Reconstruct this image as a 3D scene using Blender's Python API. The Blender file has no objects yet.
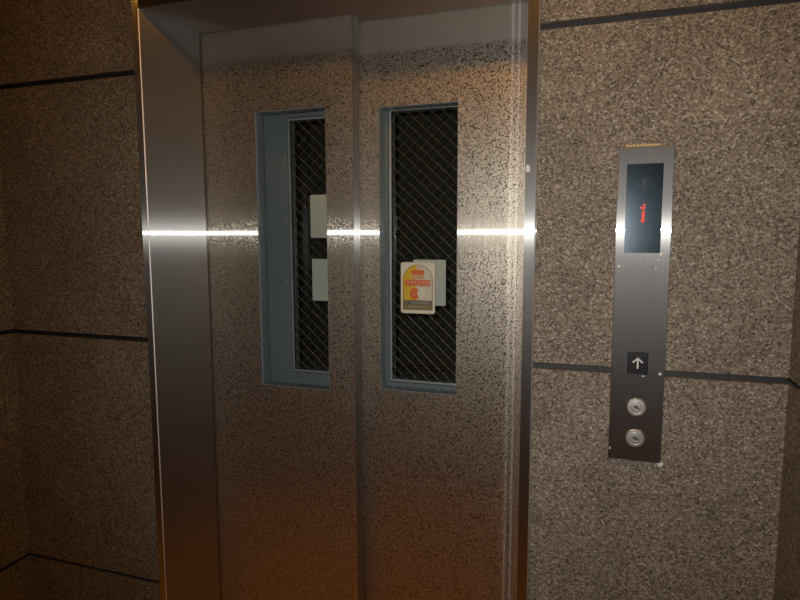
import bpy, bmesh, math, random
from mathutils import Vector, Matrix
random.seed(4)
S = bpy.context.scene
COL = S.collection
R = math.radians

# ------------------------------------------------------------------ camera
CAM = Vector((0.0, -1.2, 1.56))
YAW, PITCH, ROLL, FOC = R(18.4605), R(6.1553), R(-0.155), 590.0
cd = bpy.data.cameras.new('camera'); cam = bpy.data.objects.new('camera', cd); COL.objects.link(cam)
cd.sensor_fit = 'HORIZONTAL'; cd.sensor_width = 36.0; cd.lens = 36.0 * FOC / 800.0
cd.clip_start = 0.02; cd.clip_end = 60
fw = Vector((-math.sin(YAW) * math.cos(PITCH), math.cos(YAW) * math.cos(PITCH), -math.sin(PITCH)))
rt = Vector((math.cos(YAW), math.sin(YAW), 0)); up = rt.cross(fw)
r2 = rt * math.cos(ROLL) + up * math.sin(ROLL); u2 = up * math.cos(ROLL) - rt * math.sin(ROLL)
cam.matrix_world = Matrix(((r2.x, u2.x, -fw.x, CAM.x), (r2.y, u2.y, -fw.y, CAM.y), (r2.z, u2.z, -fw.z, CAM.z), (0, 0, 0, 1)))
S.camera = cam

# ------------------------------------------------------------------ world, lights, exposure
w = bpy.data.worlds.new('world'); S.world = w; w.use_nodes = True
w.node_tree.nodes['Background'].inputs[0].default_value = (0.010, 0.008, 0.006, 1)
w.node_tree.nodes['Background'].inputs[1].default_value = 1.0
S.view_settings.view_transform = 'Standard'; S.view_settings.look = 'None'
S.view_settings.exposure = 0.0; S.view_settings.gamma = 1.0; S.view_settings.use_curve_mapping = False

FLASH_W = 36.0
LAMP_COL = (1.0, 0.43, 0.05)                 # the lobby's warm dome lamps
LAMP_S = 50.0
DOWN_W = 66.0                                # added unseen downlights that light the floor before the lift
DOWNS = [(-1.15, -.9), (-.7, -.9)]
LAMPS = [(-.18, -1.00)]
# the compact camera's own flash, just above its lens
fl = bpy.data.lights.new('camera_flash', 'SPOT'); fl.energy = FLASH_W; fl.color = (1.0, 0.985, 0.965)
fl.spot_size = R(104); fl.spot_blend = 1.0; fl.shadow_soft_size = 0.006
fo = bpy.data.objects.new('camera_flash', fl); COL.objects.link(fo); fo.location = (-0.02, -1.2, 1.580)
fo.rotation_euler = Vector((-0.16, 1.0, -0.07)).to_track_quat('-Z', 'Y').to_euler()

# ------------------------------------------------------------------ helpers
def tag(o, label=None, cat=None, group=None, kind=None):
    if label: o['label'] = label
    if cat: o['category'] = cat
    if group: o['group'] = group
    if kind: o['kind'] = kind
    return o

def thing(name, label, cat, loc, group=None):
    o = bpy.data.objects.new(name, None); COL.objects.link(o); o.location = loc
    o.empty_display_size = 0.05
    return tag(o, label, cat, group, 'thing')

def wloc(o):
    v = Vector(o.location)
    while o.parent: o = o.parent; v += Vector(o.location)
    return v

def obj(name, bm, mats, parent=None, origin=None, smooth=False):
    """link a bmesh given in world coordinates as ONE mesh object"""
    if not isinstance(mats, (list, tuple)): mats = [mats]
    if origin is None:
        zs = [v.co for v in bm.verts]
        origin = Vector(((min(v.x for v in zs) + max(v.x for v in zs)) / 2, (min(v.y for v in zs) + max(v.y for v in zs)) / 2, min(v.z for v in zs)))
    origin = Vector(origin)
    bmesh.ops.translate(bm, verts=bm.verts, vec=-origin)
    bmesh.ops.recalc_face_normals(bm, faces=bm.faces)
    me = bpy.data.meshes.new(name); bm.to_mesh(me); bm.free()
    for m in mats: me.materials.append(m)
    if smooth:
        for p in me.polygons: p.use_smooth = True
    o = bpy.data.objects.new(name, me); COL.objects.link(o)
    if parent is not None:
        o.parent = parent; o.location = origin - wloc(parent)
    else:
        o.location = origin
    return o

def box(bm, x0, x1, y0, y1, z0, z1, mi=0, bev=0.0):
    t = bmesh.new()
    vs = [t.verts.new((x, y, z)) for x in (x0, x1) for y in (y0, y1) for z in (z0, z1)]
    for f in ((0, 1, 3, 2), (4, 6, 7, 5), (0, 4, 5, 1), (2, 3, 7, 6), (0, 2, 6, 4), (1, 5, 7, 3)):
        t.faces.new([vs[i] for i in f])
    if bev > 0:
        bmesh.ops.bevel(t, geom=list(t.edges), offset=bev, segments=2, affect='EDGES', profile=0.5)
    for f in t.faces: f.material_index = mi
    merge(bm, t)

def merge(bm, t):
    bmesh.ops.recalc_face_normals(t, faces=t.faces)
    me = bpy.data.meshes.new('tmp'); t.to_mesh(me); t.free(); bm.from_mesh(me); bpy.data.meshes.remove(me)

def prism_z(bm, pts, z0, z1, mi=0, smooth_n=0):
    """polygon in x,y extruded along z"""
    t = bmesh.new()
    a = [t.verts.new((x, y, z0)) for x, y in pts]; b = [t.verts.new((x, y, z1)) for x, y in pts]
    t.faces.new(a); t.faces.new(b[::-1])
    n = len(pts)
    for i in range(n): t.faces.new((a[i], a[(i + 1) % n], b[(i + 1) % n], b[i])).smooth = i < smooth_n
    if smooth_n:
        rim = set(a) | set(b)
        for e in t.edges:
            if (e.verts[0] in a) == (e.verts[1] in a): e.smooth = False
    for f in t.faces: f.material_index = mi
    merge(bm, t)

def prism_y(bm, pts, y0, y1, mi=0):
    """polygon in x,z extruded along y"""
    t = bmesh.new()
    a = [t.verts.new((x, y0, z)) for x, z in pts]; b = [t.verts.new((x, y1, z)) for x, z in pts]
    t.faces.new(a); t.faces.new(b[::-1])
    n = len(pts)
    for i in range(n): t.faces.new((a[i], a[(i + 1) % n], b[(i + 1) % n], b[i]))
    for f in t.faces: f.material_index = mi
    merge(bm, t)

def rrect(x0, x1, z0, z1, r, n=5):
    pts = []
    for cx, cz, a0 in ((x1 - r, z1 - r, 0), (x0 + r, z1 - r, 90), (x0 + r, z0 + r, 180), (x1 - r, z0 + r, 270)):
        for k in range(n + 1):
            a = R(a0 + 90 * k / n); pts.append((cx + r * math.cos(a), cz + r * math.sin(a)))
    return pts

def disc(cx, cz, r, n=28, sx=1.0):
    return [(cx + sx * r * math.cos(2 * math.pi * k / n), cz + r * math.sin(2 * math.pi * k / n)) for k in range(n)]

def ring_y(bm, outer, inner, y0, y1, mi=0):
    """ring between two x,z outlines with the same count of points, extruded along y"""
    t = bmesh.new(); n = len(outer)
    V = [[t.verts.new((x, y, z)) for x, z in P] for P, y in ((outer, y0), (inner, y0), (inner, y1), (outer, y1))]
    for k in range(4):
        A, B = V[k], V[(k + 1) % 4]
        for i in range(n): t.faces.new((A[i], A[(i + 1) % n], B[(i + 1) % n], B[i]))
    for f in t.faces: f.material_index = mi
    merge(bm, t)

def frame_rect(bm, x0, x1, z0, z1, hx0, hx1, hz0, hz1, y0, y1, mi=0):
    ring_y(bm, [(x0, z0), (x1, z0), (x1, z1), (x0, z1)], [(hx0, hz0), (hx1, hz0), (hx1, hz1), (hx0, hz1)], y0, y1, mi)

def lathe_y(bm, cx, cz, prof, n=32, mi=0):
    """profile of (radius, y) turned about an axis along y"""
    t = bmesh.new(); rings = []
    for r, y in prof:
        if r <= 1e-6: rings.append([t.verts.new((cx, y, cz))])
        else: rings.append([t.verts.new((cx + r * math.cos(2 * math.pi * k / n), y, cz + r * math.sin(2 * math.pi * k / n))) for k in range(n)])
    for A, B in zip(rings, rings[1:]):
        for i in range(n):
            j = (i + 1) % n
            if len(A) == 1: t.faces.new((A[0], B[i], B[j]))
            elif len(B) == 1: t.faces.new((A[i], A[j], B[0]))
            else: t.faces.new((A[i], A[j], B[j], B[i]))
    for f in t.faces: f.material_index = mi
    merge(bm, t)

def turn_z(bm, cx, cy, prof, n=28):
    t = bmesh.new(); rings = []
    for r, z in prof:
        rings.append([t.verts.new((cx, cy, z))] if r <= 1e-6 else [t.verts.new((cx + r * math.cos(2 * math.pi * k / n), cy + r * math.sin(2 * math.pi * k / n), z)) for k in range(n)])
    for A, B in zip(rings, rings[1:]):
        for i in range(n):
            j = (i + 1) % n
            if len(A) == 1: t.faces.new((A[0], B[i], B[j]))
            elif len(B) == 1: t.faces.new((A[i], A[j], B[0]))
            else: t.faces.new((A[i], A[j], B[j], B[i]))
    merge(bm, t)

def bar(bm, a, b, r, n=5, mi=0):
    a, b = Vector(a), Vector(b); d = (b - a).normalized()
    s = d.orthogonal().normalized(); q = d.cross(s)
    t = bmesh.new()
    A = [t.verts.new(a + (s * math.cos(2 * math.pi * k / n) + q * math.sin(2 * math.pi * k / n)) * r) for k in range(n)]
    B = [t.verts.new(b + (s * math.cos(2 * math.pi * k / n) + q * math.sin(2 * math.pi * k / n)) * r) for k in range(n)]
    for i in range(n): t.faces.new((A[i], A[(i + 1) % n], B[(i + 1) % n], B[i]))
    t.faces.new(A); t.faces.new(B[::-1])
    for f in t.faces: f.material_index = mi
    merge(bm, t)

# ------------------------------------------------------------------ materials
class NT:
    def __init__(s, name):
        s.m = bpy.data.materials.new(name); s.m.use_nodes = True; s.t = s.m.node_tree; s.t.nodes.clear()
        s.out = s.n('ShaderNodeOutputMaterial')
    def n(s, typ, **kw):
        x = s.t.nodes.new(typ)
        for k, v in kw.items(): setattr(x, k, v)
        return x
    def l(s, a, b): s.t.links.new(a, b)
    def math(s, op, a, b=None):
        x = s.n('ShaderNodeMath', operation=op)
        for i, v in enumerate((a, b)):
            if v is None: continue
            if isinstance(v, (int, float)): x.inputs[i].default_value = v
            else: s.l(v, x.inputs[i])
        return x.outputs[0]
    def vmath(s, op, a, b=None, scale=None):
        x = s.n('ShaderNodeVectorMath', operation=op)
        for i, v in enumerate((a, b)):
            if v is None: continue
            if isinstance(v, tuple): x.inputs[i].default_value = v
            else: s.l(v, x.inputs[i])
        if scale is not None:
            if isinstance(scale, (int, float)): x.inputs['Scale'].default_value = scale
            else: s.l(scale, x.inputs['Scale'])
        return x.outputs[0]

def plain(name, col, rough=0.5, metal=0.0, emis=None, es=1.0, spec=0.5):
    k = NT(name); p = k.n('ShaderNodeBsdfPrincipled')
    p.inputs['Base Color'].default_value = (*col, 1); p.inputs['Roughness'].default_value = rough
    p.inputs['Metallic'].default_value = metal; p.inputs['Specular IOR Level'].default_value = spec
    if emis: p.inputs['Emission Color'].default_value = (*emis, 1); p.inputs['Emission Strength'].default_value = es
    nz = k.n('ShaderNodeTexNoise'); nz.inputs['Scale'].default_value = 90.0
    geo = k.n('ShaderNodeNewGeometry'); k.l(geo.outputs['Position'], nz.inputs['Vector'])
    mr = k.n('ShaderNodeMapRange'); mr.inputs[3].default_value = rough * .93; mr.inputs[4].default_value = min(1, rough * 1.07)
    k.l(nz.outputs['Fac'], mr.inputs[0]); k.l(mr.outputs[0], p.inputs['Roughness'])
    k.l(p.outputs[0], k.out.inputs[0]); return k.m

def granite(name, tint=(1, 1, 1)):
    k = NT(name); p = k.n('ShaderNodeBsdfPrincipled')
    geo = k.n('ShaderNodeNewGeometry')
    wob = k.n('ShaderNodeTexNoise'); wob.inputs['Scale'].default_value = 340; k.l(geo.outputs['Position'], wob.inputs['Vector'])
    pos = k.vmath('ADD', geo.outputs['Position'], k.vmath('SCALE', wob.outputs['Color'], scale=0.003))
    v1 = k.n('ShaderNodeTexVoronoi'); v1.inputs['Scale'].default_value = 290; k.l(pos, v1.inputs['Vector'])
    v2 = k.n('ShaderNodeTexVoronoi'); v2.inputs['Scale'].default_value = 480; k.l(pos, v2.inputs['Vector'])
    def ramp(src, stops):
        sp = k.n('ShaderNodeSeparateColor'); k.l(src, sp.inputs[0])
        r = k.n('ShaderNodeValToRGB'); e = r.color_ramp.elements; r.color_ramp.interpolation = 'CONSTANT'
        e[0].position = 0; e[0].color = (*stops[0][1], 1); e[1].position = stops[1][0]; e[1].color = (*stops[1][1], 1)
        for a, c in stops[2:]:
            q = e.new(a); q.color = (*c, 1)
        k.l(sp.outputs[0], r.inputs[0]); return r.outputs[0]
    a = ramp(v1.outputs['Color'], [(0, (.045, .040, .036)), (.16, (.15, .115, .085)), (.40, (.23, .185, .14)), (.66, (.30, .25, .195)), (.84, (.40, .36, .30)), (.95, (.55, .50, .44))])
    b = ramp(v2.outputs['Color'], [(0, (.06, .055, .05)), (.2, (.18, .145, .11)), (.5, (.26, .22, .175)), (.8, (.38, .33, .27))])
    mx = k.n('ShaderNodeMix', data_type='RGBA'); mx.inputs[0].default_value = 0.42; k.l(a, mx.inputs[6]); k.l(b, mx.inputs[7])
    big = k.n('ShaderNodeTexNoise'); big.inputs['Scale'].default_value = 7; big.inputs['Detail'].default_value = 4; k.l(geo.outputs['Position'], big.inputs['Vector'])
    br = k.n('ShaderNodeMapRange'); br.inputs[1].default_value = .3; br.inputs[2].default_value = .7; br.inputs[3].default_value = .88; br.inputs[4].default_value = 1.12
    k.l(big.outputs['Fac'], br.inputs[0])
    c = k.vmath('SCALE', mx.outputs[2], scale=br.outputs[0])
    c = k.vmath('MULTIPLY', c, tint)
    k.l(c, p.inputs['Base Color'])
    bn = k.n('ShaderNodeTexNoise'); bn.inputs['Scale'].default_value = 170; bn.inputs['Detail'].default_value = 3; k.l(geo.outputs['Position'], bn.inputs['Vector'])
    bp = k.n('ShaderNodeBump'); bp.inputs['Strength'].default_value = 0.55; bp.inputs['Distance'].default_value = 0.004
    k.l(bn.outputs['Fac'], bp.inputs['Height']); k.l(bp.outputs[0], p.inputs['Normal'])
    p.inputs['Roughness'].default_value = 0.7; p.inputs['Specular IOR Level'].default_value = 0.25
    k.l(p.outputs[0], k.out.inputs[0]); return k.m

STEEL = (.63, .62, .60)
def grooved_normal(k, spread, along=(0, 0, 1)):
    """normal of vertical hairline grooves: spread sideways by fine noise that runs long in z"""
    geo = k.n('ShaderNodeNewGeometry')
    N = geo.outputs['Normal']
    T = k.vmath('NORMALIZE', k.vmath('CROSS_PRODUCT', along, N))
    sc = k.vmath('MULTIPLY', geo.outputs['Position'], tuple(3 if q else 7000 for q in along))
    nz = k.n('ShaderNodeTexNoise'); nz.inputs['Scale'].default_value = 1.0; nz.inputs['Detail'].default_value = 1.0
    k.l(sc, nz.inputs['Vector'])
    a = k.math('MULTIPLY', k.math('SUBTRACT', nz.outputs['Fac'], 0.5), spread)
    return k.vmath('NORMALIZE', k.vmath('ADD', N, k.vmath('SCALE', T, scale=a)))

def metal_lobe(k, rough, aniso, col, nrm, along=(0, 0, 1)):
    g = k.n('ShaderNodeBsdfAnisotropic', distribution='GGX')
    if isinstance(col, tuple): g.inputs['Color'].default_value = (*col, 1)
    else: k.l(col, g.inputs['Color'])
    g.inputs['Roughness'].default_value = rough; g.inputs['Anisotropy'].default_value = aniso
    g.inputs['Rotation'].default_value = ANISO_ROT
    t = k.n('ShaderNodeCombineXYZ')
    for i in range(3): t.inputs[i].default_value = float(along[i])
    k.l(t.outputs[0], g.inputs['Tangent'])
    if nrm is not None: k.l(nrm, g.inputs['Normal'])
    return g.outputs[0]
ANISO_ROT = 0.0

def mixs(k, f, a, b):
    m = k.n('ShaderNodeMixShader')
    if isinstance(f, (int, float)): m.inputs[0].default_value = f
    else: k.l(f, m.inputs[0])
    k.l(a, m.inputs[1]); k.l(b, m.inputs[2]); return m.outputs[0]

def hairline(k, col=STEEL, along=(0, 0, 1), soft=0.45):
    nrm = grooved_normal(k, 2.4, along)
    core = metal_lobe(k, 0.34, 1.0, col, nrm, along)
    wide = metal_lobe(k, 0.50, 0.9, col, nrm, along)
    dull = metal_lobe(k, 0.55, 0.4, col, nrm, along)
    return mixs(k, 0.52, core, mixs(k, soft, wide, dull))

def hairline_mat(name, col=STEEL, along=(0, 0, 1)):
    k = NT(name); k.l(hairline(k, col, along), k.out.inputs[0]); return k.m

def etched_mat(name):
    """satin etched steel with small specks left brushed"""
    k = NT(name); geo = k.n('ShaderNodeNewGeometry')
    nz = k.n('ShaderNodeTexNoise'); nz.inputs['Scale'].default_value = 390; nz.inputs['Detail'].default_value = 1.5
    k.l(geo.outputs['Position'], nz.inputs['Vector'])
    mr = k.n('ShaderNodeMapRange'); mr.inputs[1].default_value = 0.53; mr.inputs[2].default_value = 0.575
    k.l(nz.outputs['Fac'], mr.inputs[0])
    nrm = grooved_normal(k, 1.6)
    fine = grooved_normal(k, 0.7)
    core = metal_lobe(k, 0.44, 1.0, STEEL, nrm)
    wide = metal_lobe(k, 0.47, 0.1, (.77, .69, .56), fine)
    matte = metal_lobe(k, 0.92, 0.0, (.80, .77, .72), None)
    upright = metal_lobe(k, 0.58, 0.8, STEEL, None, (1, 0, 0))      # polish marks that draw highlights out upright
    field = mixs(k, 0.10, mixs(k, 0.06, mixs(k, 0.66, core, wide), matte), upright)
    sp = k.n('ShaderNodeSeparateXYZ'); k.l(geo.outputs['Position'], sp.inputs[0])
    top = k.n('ShaderNodeMapRange'); top.inputs[1].default_value = 2.010; top.inputs[2].default_value = 2.022; top.inputs[3].default_value = 1.0; top.inputs[4].default_value = 0.0
    k.l(sp.outputs[2], top.inputs[0])          # a plain band without specks along the door's head
    k.l(mixs(k, k.math('MULTIPLY', mr.outputs[0], top.outputs[0]), field, hairline(k, (.48, .44, .37), soft=0.15)), k.out.inputs[0])
    return k.m

def glass_mat(name, tint=(.94, .95, .94), refl=1.0):
    k = NT(name)
    tr = k.n('ShaderNodeBsdfTransparent'); tr.inputs[0].default_value = (*tint, 1)
    gl = k.n('ShaderNodeBsdfAnisotropic'); gl.inputs['Roughness'].default_value = 0.03
    fr = k.n('ShaderNodeFresnel'); fr.inputs[0].default_value = 1.5
    k.l(mixs(k, k.math('MULTIPLY', fr.outputs[0], refl), tr.outputs[0], gl.outputs[0]), k.out.inputs[0]); return k.m

def display_mat(name):
    m = plain(name, (.004, .008, .012), .22, 0, None, 1, .27)
    p = [n for n in m.node_tree.nodes if n.type == 'BSDF_PRINCIPLED'][0]
    p.inputs['Specular Tint'].default_value = (.70, .87, 1.0, 1); return m

M = dict(highlight=plain('worn steel edge', (.80, .77, .73), .58, 1.0),  # paler metal for the strips that imitate edge highlights
    granite=granite('speckled granite', (.795, .82, .81)), joint=plain('dark joint sealant', (.022, .021, .020), .6),
    steel=hairline_mat('brushed stainless steel'), steel_x=hairline_mat('brushed stainless steel of the header', STEEL, (1, 0, 0)), etched=etched_mat('etched stainless steel'),
    steel_edge=plain('bare steel edge', (.62, .59, .55), .3, 1.0),
    blue=plain('blue grey painted metal', (.205, .25, .27), .38), blue_line=plain('dark rubber gasket', (.02, .022, .024), .6),
    bead=plain('light aluminium bead', (.62, .62, .60), .4, .5),
    glass=glass_mat('wired glass'), car_glass=glass_mat('car door glass', (.88, .90, .88), .6), wire=plain('glass wire', (.42, .39, .32), .55, .5),
    dark=plain('dark void', (.008, .008, .008), .9), car=plain('dark car lining', (.13, .125, .105), .5),
    card=plain('pale card', (.66, .67, .55), .7), white=plain('white sticker paper', (.57, .59, .48), .6), yellow=plain('yellow print', (.52, .38, .01), .6),
    cream=plain('cream print', (.50, .50, .41), .6), orange=plain('orange print', (.55, .12, .02), .6), pale_orange=plain('pale orange print', (.50, .30, .17), .6),
    olive=plain('olive print', (.17, .15, .055), .6), green_grey=plain('grey green print', (.11, .12, .09), .6), outline=plain('brown print line', (.11, .06, .03), .6),
    ink=plain('white print', (.55, .50, .42), .6),
    display=display_mat('display window'), led=plain('red lamp dots', (.25, .01, .005), .6, 0, (1.0, .05, .012), 1.1),
    dim=plain('unlit lamp', (.010, .016, .021), .30, 0, None, 1, .2), black=plain('black button', (.008, .008, .010), .3), arrow=plain('white arrow', (.62, .62, .58), .5),
    key=plain('satin nickel', (.66, .65, .62), .34, .85), hole=plain('keyhole black', (.005, .005, .005), .6),
    fleck=plain('whitish paint', (.62, .60, .55), .7), glue=plain('yellowish adhesive', (.45, .32, .14), .6),
    floor=plain('brown floor tile', (.46, .27, .09), .25), ceil=plain('ceiling plaster', (.45, .42, .38), .8), lobby=plain('lobby plaster', (.30, .24, .18), .8),
    lens=plain('warm lamp lens', (.5, .4, .3), .6, 0, LAMP_COL, 2.0), lamp=plain('warm lamp diffuser', (.5, .4, .3), .6, 0, LAMP_COL, LAMP_S),
)

# ------------------------------------------------------------------ setting: stone niche, floor, ceiling, lobby behind
JZ = [-0.014, 0.643, 1.300, 1.957, 2.614]; JW = 0.0135
ND = 0.62                                   # depth of the niche
def rows(z0, z1):
    for a, b in zip(JZ, JZ[1:] + [3.3]):
        lo, hi = max(z0, a + JW / 2), min(z1, b - JW / 2)
        if hi > lo: yield lo, hi
CH = 2.70
XL, XR = -1.5365, 0.3315
FX0, FX1, FZ = -1.0655, -0.1165, 2.116       # outer edges of the steel surround
bm = bmesh.new()
for x0, x1, z0, z1 in ((XL, FX0, 0, CH), (FX1, XR, 0, CH), (FX0, FX1, FZ, CH)):
    box(bm, x0, x1, .012, .10, z0, z1, 1)
    for a, b in rows(z0, z1): box(bm, x0, x1, 0, .012, a, b, 0)
tag(obj('wall_back', bm, [M['granite'], M['joint']]), kind='structure')
for nm, xa, xb in (('wall_left', XL, XL - .10), ('wall_right', XR, XR + .10)):
    bm = bmesh.new(); s = 1 if xb > xa else -1
    box(bm, min(xa + s * .012, xb), max(xa + s * .012, xb), -ND, .1, 0, CH, 1)
    for a, b in rows(0, CH): box(bm, min(xa, xa + s * .012), max(xa, xa + s * .012), -ND, .1, a, b, 0)
    tag(obj(nm, bm, [M['granite'], M['joint']]), kind='structure')
bm = bmesh.new()
box(bm, -3.2, XL - .1, -ND, -ND + .1, 0, CH); box(bm, XR + .1, 2.4, -ND, -ND + .1, 0, CH)
box(bm, -3.3, -3.2, -4.2, -ND, 0, CH); box(bm, 2.4, 2.5, -4.2, -ND, 0, CH); box(bm, -3.3, 2.5, -4.3, -4.2, 0, CH)
tag(obj('wall_front', bm, M['lobby']), kind='structure')
bm = bmesh.new(); box(bm, -3.3, 2.5, -4.3, .17, -.1, 0); tag(obj('floor', bm, M['floor']), kind='structure')
bm = bmesh.new(); box(bm, -3.3, 2.5, -4.3, .17, CH, CH + .1); tag(obj('ceiling', bm, M['ceil']), kind='structure')

# warm lobby lamp, and added downlights, in the ceiling before the lift
for lx, ly in LAMPS:
    t = thing('ceiling_lamp', 'round warm orange dome lamp on the lobby ceiling', 'ceiling lamp', (lx, ly, CH))
    bm = bmesh.new(); turn_z(bm, lx, ly, [(.0, CH), (.15, CH), (.15, CH - .02), (.125, CH - .03), (.0, CH - .03)]); obj('base', bm, M['ceil'], t)
    bm = bmesh.new(); turn_z(bm, lx, ly, [(.11, CH - .031), (.115, CH - .05), (.10, CH - .085), (.06, CH - .108), (0, CH - .115)]); obj('dome', bm, M['lamp'], t, smooth=True)

for k, (lx, ly) in enumerate(DOWNS):  # put in out of view to warm the floor mirrored in the doors
    t = thing('added_downlight', 'small round warm spot lamp added out of view to light the floor', 'added_downlight', (lx, ly, CH), 'added downlights before the lift')
    bm = bmesh.new(); turn_z(bm, lx, ly, [(.034, CH - .001), (.046, CH - .001), (.045, CH - .006), (.036, CH - .007), (.034, CH - .001)]); obj('trim_ring', bm, M['key'], t)
    bm = bmesh.new(); turn_z(bm, lx, ly, [(0, CH - .001), (.034, CH - .001), (.034, CH - .003), (0, CH - .003)]); obj('lens', bm, M['lens'], t)
    ld = bpy.data.lights.new('added_downlight_beam', 'SPOT'); ld.energy = DOWN_W / 2; ld.color = (1, .50, .06); ld.spot_size = R(46); ld.spot_blend = .5; ld.shadow_soft_size = .03
    lo = bpy.data.objects.new('added_downlight_beam', ld); COL.objects.link(lo); lo.parent = t; lo.location = (0, 0, -.012)

# ------------------------------------------------------------------ stainless surround
SOF = 2.0965
t = thing('elevator_surround', 'brushed stainless steel surround framing the lift doors in the granite wall', 'door frame', (-.59, 0, 0))
bm = bmesh.new()        # splayed left jamb with its face strip
prism_z(bm, [(FX0, .10), (FX0, -.012), (-1.0480, -.012), (-1.0463, -.0105), (-1.0215, .180), (-1.0235, .180), (-1.0475, -.008), (-1.0620, -.008), (-1.0620, .10)], 0, FZ)
obj('jamb', bm, M['steel'], t)
bm = bmesh.new()
prism_z(bm, [(FX1, .10), (FX1, -.0106), (FX1 - .0013, -.012), (-.1385, -.012), (-.1645, .234), (-.1625, .234), (-.1375, -.008), (-.1200, -.008), (-.1200, .10)], 0, FZ)
j = obj('jamb', bm, M['steel'], t)
bm = bmesh.new()        # header: face strip and underside
box(bm, -1.0465, -.1385, -.012, -.008, SOF, FZ); box(bm, -1.0465, -.1385, -.012, .10, FZ - .003, FZ)
box(bm, -1.0465, -.585, -.008, .180, SOF, SOF + .003); box(bm, -.585, -.14, -.008, .234, SOF, SOF + .003)
obj('header', bm, M['steel_x'], t)
bm = bmesh.new(); box(bm, -1.06, -.12, .10, .20, 0.0, .004); obj('sill', bm, M['steel_edge'], t)
bm = bmesh.new()        # dab of paint on the right jamb
pts = [(-.1335 + .0048 * (1 + .35 * random.uniform(-1, 1)) * math.cos(a), 1.6905 + .0075 * (1 + .3 * random.uniform(-1, 1)) * math.sin(a)) for a in [2 * math.pi * i / 12 for i in range(12)]]
prism_y(bm, pts, -.0132, -.0119)
tag(obj('paint_splash', bm, M['fleck'], t), 'whitish dab of paint')
for pts in ([(-1.0483, -.0121), (-1.0477, -.0125), (-1.0460, -.0108), (-1.0462, -.0102)], [(FX1 + .0002, -.0104), (FX1 + .0004, -.0110), (FX1 - .0012, -.0125), (FX1 - .0016, -.0121)]):
    bm = bmesh.new(); prism_z(bm, pts, 0.002, FZ - .02); tag(obj('arris_glint', bm, M['highlight'], t), 'paler strip standing for the highlight on the steel edge')  # edge highlights laid on as thin strips of lighter steel
# dark hoistway lining behind the surround
bm = bmesh.new()
box(bm, -1.62, .30, .10, .104, 2.14, 2.70); box(bm, -1.62, .30, .1, .75, 2.5, 2.52)
tag(obj('wall_shaft', bm, M['dark']), kind='structure')

# ------------------------------------------------------------------ landing doors
WZ0, WZ1 = 1.1555, 1.8845
def wire_net(bm, x0, x1, z0, z1, y, pitch=.0285, r=.00018):
    def clip(px, pz, dx, dz):
        ts = []
        t0, t1 = -9, 9
        for p, d, lo, hi in ((px, dx, x0, x1), (pz, dz, z0, z1)):
            a, b = (lo - p) / d, (hi - p) / d
            t0, t1 = max(t0, min(a, b)), min(t1, max(a, b))
        return (t0, t1) if t1 - t0 > .002 else None
    n = int((z1 - z0 + x1 - x0) / pitch) + 2
    for sgn in (1, -1):
        for i in range(-n, n + 1):
            pz = z0 + i * pitch + (.006 if sgn > 0 else .013)
            c = clip(x0, pz, 1.0, sgn * .95)
            if c: bar(bm, (x0 + c[0], y, pz + sgn * .95 * c[0]), (x0 + c[1], y, pz + sgn * .95 * c[1]), r if sgn < 0 else r * .5)

def landing_door(label, prof_left, x0, x1, y, hx0, hx1, right_roll=None):
    t = thing('elevator_door_leaf', label, 'lift door', ((x0 + x1) / 2, y, 0), 'sliding landing door panels')
    th = .040; zt, zb = 2.135, .012
    bm = bmesh.new()
    xr = x1 if right_roll is None else right_roll[0][0]
    frame_rect(bm, x0, xr, zb, zt, hx0, hx1, WZ0, WZ1, y, y + th)
    if right_roll:
        prism_z(bm, right_roll + [(right_roll[-1][0], y + th), (xr, y + th)], zb, zt, smooth_n=ROLL_N)
    obj('panel', bm, M['etched'], t)
    if right_roll is None:       # bare folded edge along the meeting side
        bm = bmesh.new(); box(bm, x1, x1 + .0012, y + .0005, y + th, zb, zt); box(bm, x1 + .0012, x1 + .0024, y + .012, y + .016, zb, zt)
        tag(obj('edge_strip', bm, M['steel'], t), 'bare brushed steel edge')
    bm = bmesh.new()             # window lining
    frame_rect(bm, hx0, hx1, WZ0, WZ1, hx0 + .0012, hx1 - .0012, WZ0 + .0012, WZ1 - .0012, y + .0008, y + th)
    tag(obj('window_lining', bm, M['blue'], t), 'blue grey lining of the window opening')
    bm = bmesh.new(); box(bm, hx0 + .0012, hx1 - .0012, y + .0045, y + .0105, WZ0 + .0012, WZ1 - .0012)
    g = tag(obj('window_glass', bm, M['glass'], t), 'clear wired glass')
    bm = bmesh.new(); wire_net(bm, hx0 + .0015, hx1 - .0015, WZ0 + .0015, WZ1 - .0015, y + .0035)
    obj('wire_mesh', bm, M['wire'], g)
    return t
landing_door('etched stainless lift door panel with the narrow window showing two pale cards', None, -1.085, -.585, .186, -.8630, -.6590)
ROLL_PTS, ry = [], .240                       # shallow rolled edge on the closing side
for i in range(16):
    rx = -.214 + i * .002
    ROLL_PTS.append((rx, ry)); ry += .002 * .24 * math.exp(-((rx + .196) / .009) ** 2)
ROLL_N = len(ROLL_PTS) - 1
ROLL_PTS += [(-.1838, ry + .004), (-.1816, ry + .004), (-.1812, ry), (-.150, ry)]       # narrow groove, then the flat lip
landing_door('etched stainless lift door panel with the window bearing the yellow and orange sticker', None, -.640, -.150, .240, -.5365, -.3305, ROLL_PTS)

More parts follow.
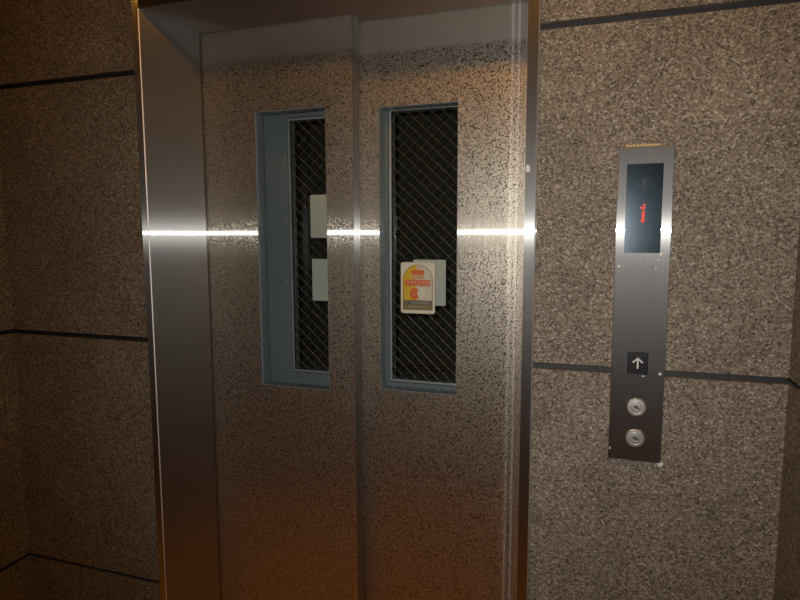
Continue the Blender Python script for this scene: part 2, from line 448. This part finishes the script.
# ------------------------------------------------------------------ car doors and car behind them
CZ0, CZ1 = 1.1720, 1.8850
def car_door(label, x0, x1, y, hx0, hx1, screws):
    t = thing('inner_door_leaf', label, 'car door', ((x0 + x1) / 2, y, 0), 'inner doors of the lift car')
    bm = bmesh.new(); frame_rect(bm, x0, x1, .012, 2.12, hx0, hx1, CZ0, CZ1, y, y + .028); obj('panel', bm, M['blue'], t)
    bm = bmesh.new(); frame_rect(bm, hx0 - .0085, hx1 + .0085, CZ0 - .0085, CZ1 + .0085, hx0 - .0055, hx1 + .0055, CZ0 - .0055, CZ1 + .0055, y - .0012, y + .002); obj('gasket', bm, M['blue_line'], t)
    bm = bmesh.new(); frame_rect(bm, hx0 - .0055, hx1 + .0055, CZ0 - .0055, CZ1 + .0055, hx0, hx1, CZ0, CZ1, y - .004, y + .010); tag(obj('glazing_bead', bm, M['bead'], t), 'pale metal bead around the glass')
    bm = bmesh.new(); box(bm, hx0, hx1, y + .006, y + .011, CZ0, CZ1); obj('window_glass', bm, M['car_glass'], t)
    for sx in screws:
        for sz in (1.255, 1.430, 1.605, 1.780):
            bm = bmesh.new(); lathe_y(bm, sx, sz, [(.0034, y), (.0032, y - .0012), (.0018, y - .002), (0, y - .0022)], 12)
            obj('screw', bm, M['key'], t, smooth=True)
    return t
car_door('blue grey inner car door seen through the window with two pale cards', -1.08, -.600, .325, -.8360, -.630, (-.8560,))
car_door('blue grey inner car door seen through the window behind the yellow sticker', -.600, -.10, .300, -.5230, -.318, (-.5440,))
bm = bmesh.new(); box(bm, -1.5, .3, 1.75, 1.78, .0, 2.3); cw = tag(obj('wall_car', bm, M['car']), kind='structure')
bm = bmesh.new(); bar(bm, (-1.4, 1.70, .88), (.2, 1.70, .88), .016, 12); obj('handrail', bm, M['steel_edge'], cw)
for nm, a, b in (('wall_car_left', -1.53, -1.5), ('wall_car_right', .3, .33)):
    bm = bmesh.new(); box(bm, a, b, .37, 1.78, 0, 2.3); tag(obj(nm, bm, M['car']), kind='structure')
bm = bmesh.new(); box(bm, -1.53, .33, .37, 1.78, -.03, 0); tag(obj('floor_car', bm, M['car']), kind='structure')
bm = bmesh.new(); box(bm, -1.53, .33, .37, 1.78, 2.3, 2.33); tag(obj('ceiling_car', bm, M['car']), kind='structure')

# pale cards stuck on the car door glass
def notice(label, x0, x1, z0, z1, y):
    bm = bmesh.new(); prism_y(bm, rrect(x0, x1, z0, z1, .004), y - .0016, y)
    return tag(obj('notice_card', bm, M['card']), label, 'card', 'blank pale cards on the car door glass', 'thing')
notice('upper of the two blank pale green cards in the left window', -.7790, -.688, 1.5565, 1.6775, .3308)
notice('lower of the two blank pale green cards in the left window', -.7765, -.686, 1.3765, 1.4965, .3308)
notice('blank pale card behind the yellow sticker in the right window', -.4650, -.3755, 1.377, 1.4985, .3058)

# ------------------------------------------------------------------ sticker on the right landing door glass
SY = .2444
t = thing('warning_sticker', 'white rounded sticker with yellow and orange arch on the right window', 'sticker', (-.434, SY, 1.363))
sx0, sx1, sz0, sz1 = -.4795, -.3885, 1.3625, 1.4940
bm = bmesh.new(); prism_y(bm, rrect(sx0, sx1, sz0, sz1, .006), SY - .0006, SY); obj('card', bm, M['white'], t)
ax0, ax1, az0 = -.4735, -.3945, 1.3715
acx, ar = (ax0 + ax1) / 2, (ax1 - ax0) / 2; azc = 1.4885 - ar
def arch(x0, x1, z0, r):
    cx = (x0 + x1) / 2
    return [(x0, z0), (x1, z0)] + [(cx + r * math.cos(R(a)), azc + r * math.sin(R(a))) for a in range(0, 181, 10)]
def layer(i): return SY - .0006 - .0002 * i, SY - .0006 - .0002 * (i - 1) if i > 0 else SY - .0006
def patch(name, pts, m, i, par=t):
    bm = bmesh.new(); prism_y(bm, pts, SY - .0006 - .00025 * i, SY - .0005); return obj(name, bm, M[m], par)
bm = bmesh.new(); ring_y(bm, arch(ax0, ax1, az0, ar), arch(ax0 + .0011, ax1 - .0011, az0 + .0011, ar - .0011), SY - .0006 - .0014, SY - .0005); obj('arch_outline', bm, M['outline'], t)
half = [(acx - .003, az0 + .001), (acx - .003, azc + ar - .0012)] + [(acx + (ar - .001) * math.cos(R(a)), azc + (ar - .001) * math.sin(R(a))) for a in range(100, 181, 10)] + [(ax0 + .001, az0 + .001)]
patch('yellow_half', half, 'yellow', 1)
half = [(acx - .003, az0 + .001), (ax1 - .001, az0 + .001)] + [(acx + (ar - .001) * math.cos(R(a)), azc + (ar - .001) * math.sin(R(a))) for a in range(0, 91, 10)] + [(acx - .003, azc + ar - .0012)]
patch('cream_half', half, 'cream', 1)
u = lambda a: ax0 + (ax1 - ax0) * a
zz = lambda b: az0 + (1.4885 - az0) * b            # b from the arch's foot to its crown
patch('face_patch', [(u(.32), zz(.68)), (u(.68), zz(.68)), (u(.72), zz(.76)), (u(.66), zz(.82)), (u(.36), zz(.82)), (u(.29), zz(.76))], 'pale_orange', 2)
patch('top_mark', [(u(.30), zz(.80)), (u(.35), zz(.775)), (u(.50), zz(.79)), (u(.66), zz(.775)), (u(.72), zz(.80)), (u(.73), zz(.85)), (u(.68), zz(.885)), (u(.58), zz(.875)), (u(.50), zz(.885)), (u(.40), zz(.875)), (u(.34), zz(.885)), (u(.29), zz(.85))], 'orange', 3)
patch('crown_mark', [(u(.42), zz(.925)), (u(.62), zz(.925)), (u(.62), zz(.945)), (u(.42), zz(.945))], 'pale_orange', 2)
patch('orange_band', [(u(.07), zz(.53)), (u(.93), zz(.53)), (u(.93), zz(.665)), (u(.07), zz(.665))], 'orange', 2)
def strokes(name, segs, m, i, wd=.0011, par=t):
    bm = bmesh.new()
    for (a, b), (c, d) in segs:
        p, q = Vector((u(a), 0, zz(b))), Vector((u(c), 0, zz(d))); dr = (q - p).normalized(); nn = Vector((-dr.z, 0, dr.x)) * wd / 2
        y = SY - .0006 - .00025 * i
        prism_y(bm, [((p + nn).x, (p + nn).z), ((q + nn).x, (q + nn).z), ((q - nn).x, (q - nn).z), ((p - nn).x, (p - nn).z)], y, SY - .0005)
    return obj(name, bm, M[m], par)
B0, B1 = .555, .640; Bm = (B0 + B1) / 2
strokes('band_lettering', [((.15, B0), (.22, B1)), ((.15, B1), (.17, Bm)),
    ((.27, B0), (.29, B1)), ((.29, B1), (.36, B1)), ((.36, B1), (.35, Bm)), ((.28, Bm), (.35, Bm)),
    ((.42, B1), (.49, B1)), ((.42, B0), (.42, B1)), ((.42, B0), (.49, B0)),
    ((.53, B0), (.54, B1)), ((.54, Bm), (.60, B1)), ((.54, Bm), (.60, B0)),
    ((.65, B0), (.65, Bm)), ((.65, Bm), (.70, B1)), ((.70, B1), (.72, B0)),
    ((.76, B0), (.77, B1)), ((.77, B1), (.83, B1)), ((.83, B1), (.82, B0)), ((.76, B0), (.82, B0)),
    ((.86, B1), (.88, B0)), ((.88, B0), (.92, B1))], 'ink', 3)
patch('orange_roundel', [(u(.40) + .0135 * math.cos(R(a)), zz(.36) + .0150 * math.sin(R(a))) for a in range(0, 360, 15)], 'orange', 2)
patch('cream_roundel', [(u(.62) + .0105 * math.cos(R(a)), zz(.37) + .0125 * math.sin(R(a))) for a in range(0, 360, 15)], 'white', 3)
patch('neck_mark', [(u(.44), zz(.47)), (u(.56), zz(.47)), (u(.56), zz(.53)), (u(.44), zz(.53))], 'cream', 3)
strokes('roundel_marks', [((.34, .36), (.42, .40)), ((.36, .31), (.44, .34)), ((.33, .41), (.38, .43))], 'pale_orange', 3, .0012)
patch('olive_band', [(ax0 + .0008, zz(.012)), (ax1 - .0008, zz(.012)), (ax1 - .0008, zz(.105)), (ax0 + .0008, zz(.105))], 'olive', 2)
patch('grey_band', [(ax0 + .0008, zz(.105)), (ax1 - .0008, zz(.105)), (ax1 - .0008, zz(.215)), (ax0 + .0008, zz(.215))], 'green_grey', 2)
rg = random.Random(9)
def scribble(a0, a1, b0, b1, n):
    out = []
    for i in range(n):
        a = a0 + (a1 - a0) * i / n; wd = (a1 - a0) / n * .6
        out.append(((a, b0), (a + rg.choice((0, wd * .4)), b1)))
        out.append(((a, rg.choice((b0, b1, (b0 + b1) / 2))), (a + wd, rg.choice((b0, b1, (b0 + b1) / 2)) + .001)))
    return out
strokes('small_lettering', scribble(.32, .94, .135, .185, 9), 'ink', 3, .0006)
strokes('small_lettering', scribble(.20, .86, .060, .090, 12), 'ink', 3, .0005)

# ------------------------------------------------------------------ call station on the right wall
PX0, PX1, PZ0, PZ1, PY = .0322, .1270, 1.1275, 1.7225, -.012
t = thing('call_panel', 'tall brushed steel lift call panel on the right granite wall', 'call panel', ((PX0 + PX1) / 2, 0, PZ0))
bm = bmesh.new(); box(bm, PX0, PX1, PY, 0.0, PZ0, PZ1, 0, .0012); obj('faceplate', bm, M['steel'], t)
DX0, DX1, DZ0, DZ1 = .0472, .1097, 1.5280, 1.6915
bm = bmesh.new(); box(bm, DX0, DX1, PY - .0006, PY + .002, DZ0, DZ1); d = tag(obj('display_window', bm, M['display'], t), 'dark blue glossy display')
bm = bmesh.new()
pat = ["..#", ".##", "..#", ".#.", ".#.", ".#.", ".#."]
LX, LZ = .0778, 1.6165
pat = [".#", "##", ".#", ".#", ".#", "##", ".#"]
pat = [(1,), (0, 1), (.7,), (.5, .9), (.5, .9), (.45, .85), (.4, .8)]
for r_, cols in enumerate(pat):
    for c_ in cols: prism_y(bm, disc(LX - .003 + c_ * .0048, LZ - r_ * .0050, .0019, 10), PY - .0010, PY - .0005)
tag(obj('floor_digit', bm, M['led'], d), 'red lit dotted digit 1')
bm = bmesh.new(); cx, cz = .0785, 1.6565
ring_y(bm, [(cx - .012, cz), (cx, cz - .015), (cx + .012, cz), (cx, cz + .015)], [(cx - .0105, cz), (cx, cz - .0132), (cx + .0105, cz), (cx, cz + .0132)], PY - .0009, PY - .0005)
prism_y(bm, [(cx - .006, cz + .001), (cx + .006, cz + .001), (cx, cz + .009)], PY - .0009, PY - .0005); prism_y(bm, [(cx - .002, cz - .008), (cx + .002, cz - .008), (cx + .002, cz + .001), (cx - .002, cz + .001)], PY - .0009, PY - .0005)
tag(obj('direction_lamp', bm, M['dim'], d), 'unlit direction arrow')
BX0, BX1, BZ0, BZ1 = .0608, .0975, 1.2985, 1.3410
bm = bmesh.new(); frame_rect(bm, BX0 - .0008, BX1 + .0008, BZ0 - .0008, BZ1 + .0008, BX0, BX1, BZ0, BZ1, PY - .001, PY + .001)
b_ = bmesh.new(); box(b_, BX0, BX1, PY - .0030, PY + .001, BZ0, BZ1, 0, .0010); cb = tag(obj('call_button', b_, M['black'], t), 'black square button with white up arrow')
obj('rim', bm, M['steel'], cb)
bm = bmesh.new(); cx, cz = (BX0 + BX1) / 2, (BZ0 + BZ1) / 2; y0, y1 = PY - .0034, PY - .0029
prism_y(bm, [(cx - .0013, cz - .0105), (cx + .0013, cz - .0105), (cx + .0013, cz + .0085), (cx - .0013, cz + .0085)], y0, y1)
for s in (-1, 1):
    prism_y(bm, [(cx + s * .0000, cz + .0110), (cx + s * .0000, cz + .0075), (cx + s * .0080, cz + .0000), (cx + s * .0097, cz + .0018)], y0, y1)
obj('arrow', bm, M['arrow'], cb)
for kz in (1.2335, 1.1725):
    kx = .0800
    bm = bmesh.new(); lathe_y(bm, kx, kz, [(.0168, PY), (.0168, PY - .0028), (.0158, PY - .0038), (.0128, PY - .0040), (.0122, PY - .0012), (.0108, PY - .0012), (.0102, PY - .0042), (.0068, PY - .0044), (.0062, PY - .0030), (0, PY - .0030)], 36)
    ks = tag(obj('key_switch', bm, M['key'], t), 'round silver key switch')
    bm = bmesh.new(); a = R(-25); ca, sa = math.cos(a), math.sin(a)
    pts = [(kx + 1.25 * (ca * px - sa * pz), kz + 1.25 * (sa * px + ca * pz)) for px, pz in ((-.0040, -.0010), (.0040, -.0010), (.0040, .0010), (.0015, .0010), (.0012, .0024), (-.0012, .0024), (-.0015, .0010), (-.0040, .0010))]
    prism_y(bm, pts, PY - .0046, PY - .0034); obj('keyhole', bm, M['hole'], ks)
def blob(cx, cz, rx, rz, n=11):
    return [(cx + rx * random.uniform(.65, 1.2) * math.cos(2 * math.pi * k / n), cz + rz * random.uniform(.65, 1.2) * math.sin(2 * math.pi * k / n)) for k in range(n)]
for cx, cz, rx, rz in ((.1115, 1.5265, .0035, .0035), (.1075, 1.5150, .0018, .0016), (.1040, 1.4990, .0014, .0022), (.0395, 1.5030, .0030, .0032), (.1190, 1.3010, .0035, .0028), (.0900, 1.2950, .0030, .0011), (.0350, 1.1480, .0012, .003)):
    bm = bmesh.new(); prism_y(bm, blob(cx, cz, rx, rz), PY - .0006, PY + .0002); obj('paint_splash', bm, M['fleck'], t)
bm = bmesh.new()
for k in range(9):
    x = .046 + k * .0066 + random.uniform(-.001, .001); prism_y(bm, blob(x, PZ1 + .0035, .0035, .0028, 9), -.0022, .0)
tag(obj('adhesive_residue', bm, M['glue'], t), 'yellowish adhesive along the top edge')
bm = bmesh.new(); prism_y(bm, blob(PX1 + .0005, PZ0 - .004, .005, .006), -.003, 0.0); tag(obj('sealant_blob', bm, M['fleck'], t), 'whitish sealant at the lower corner')
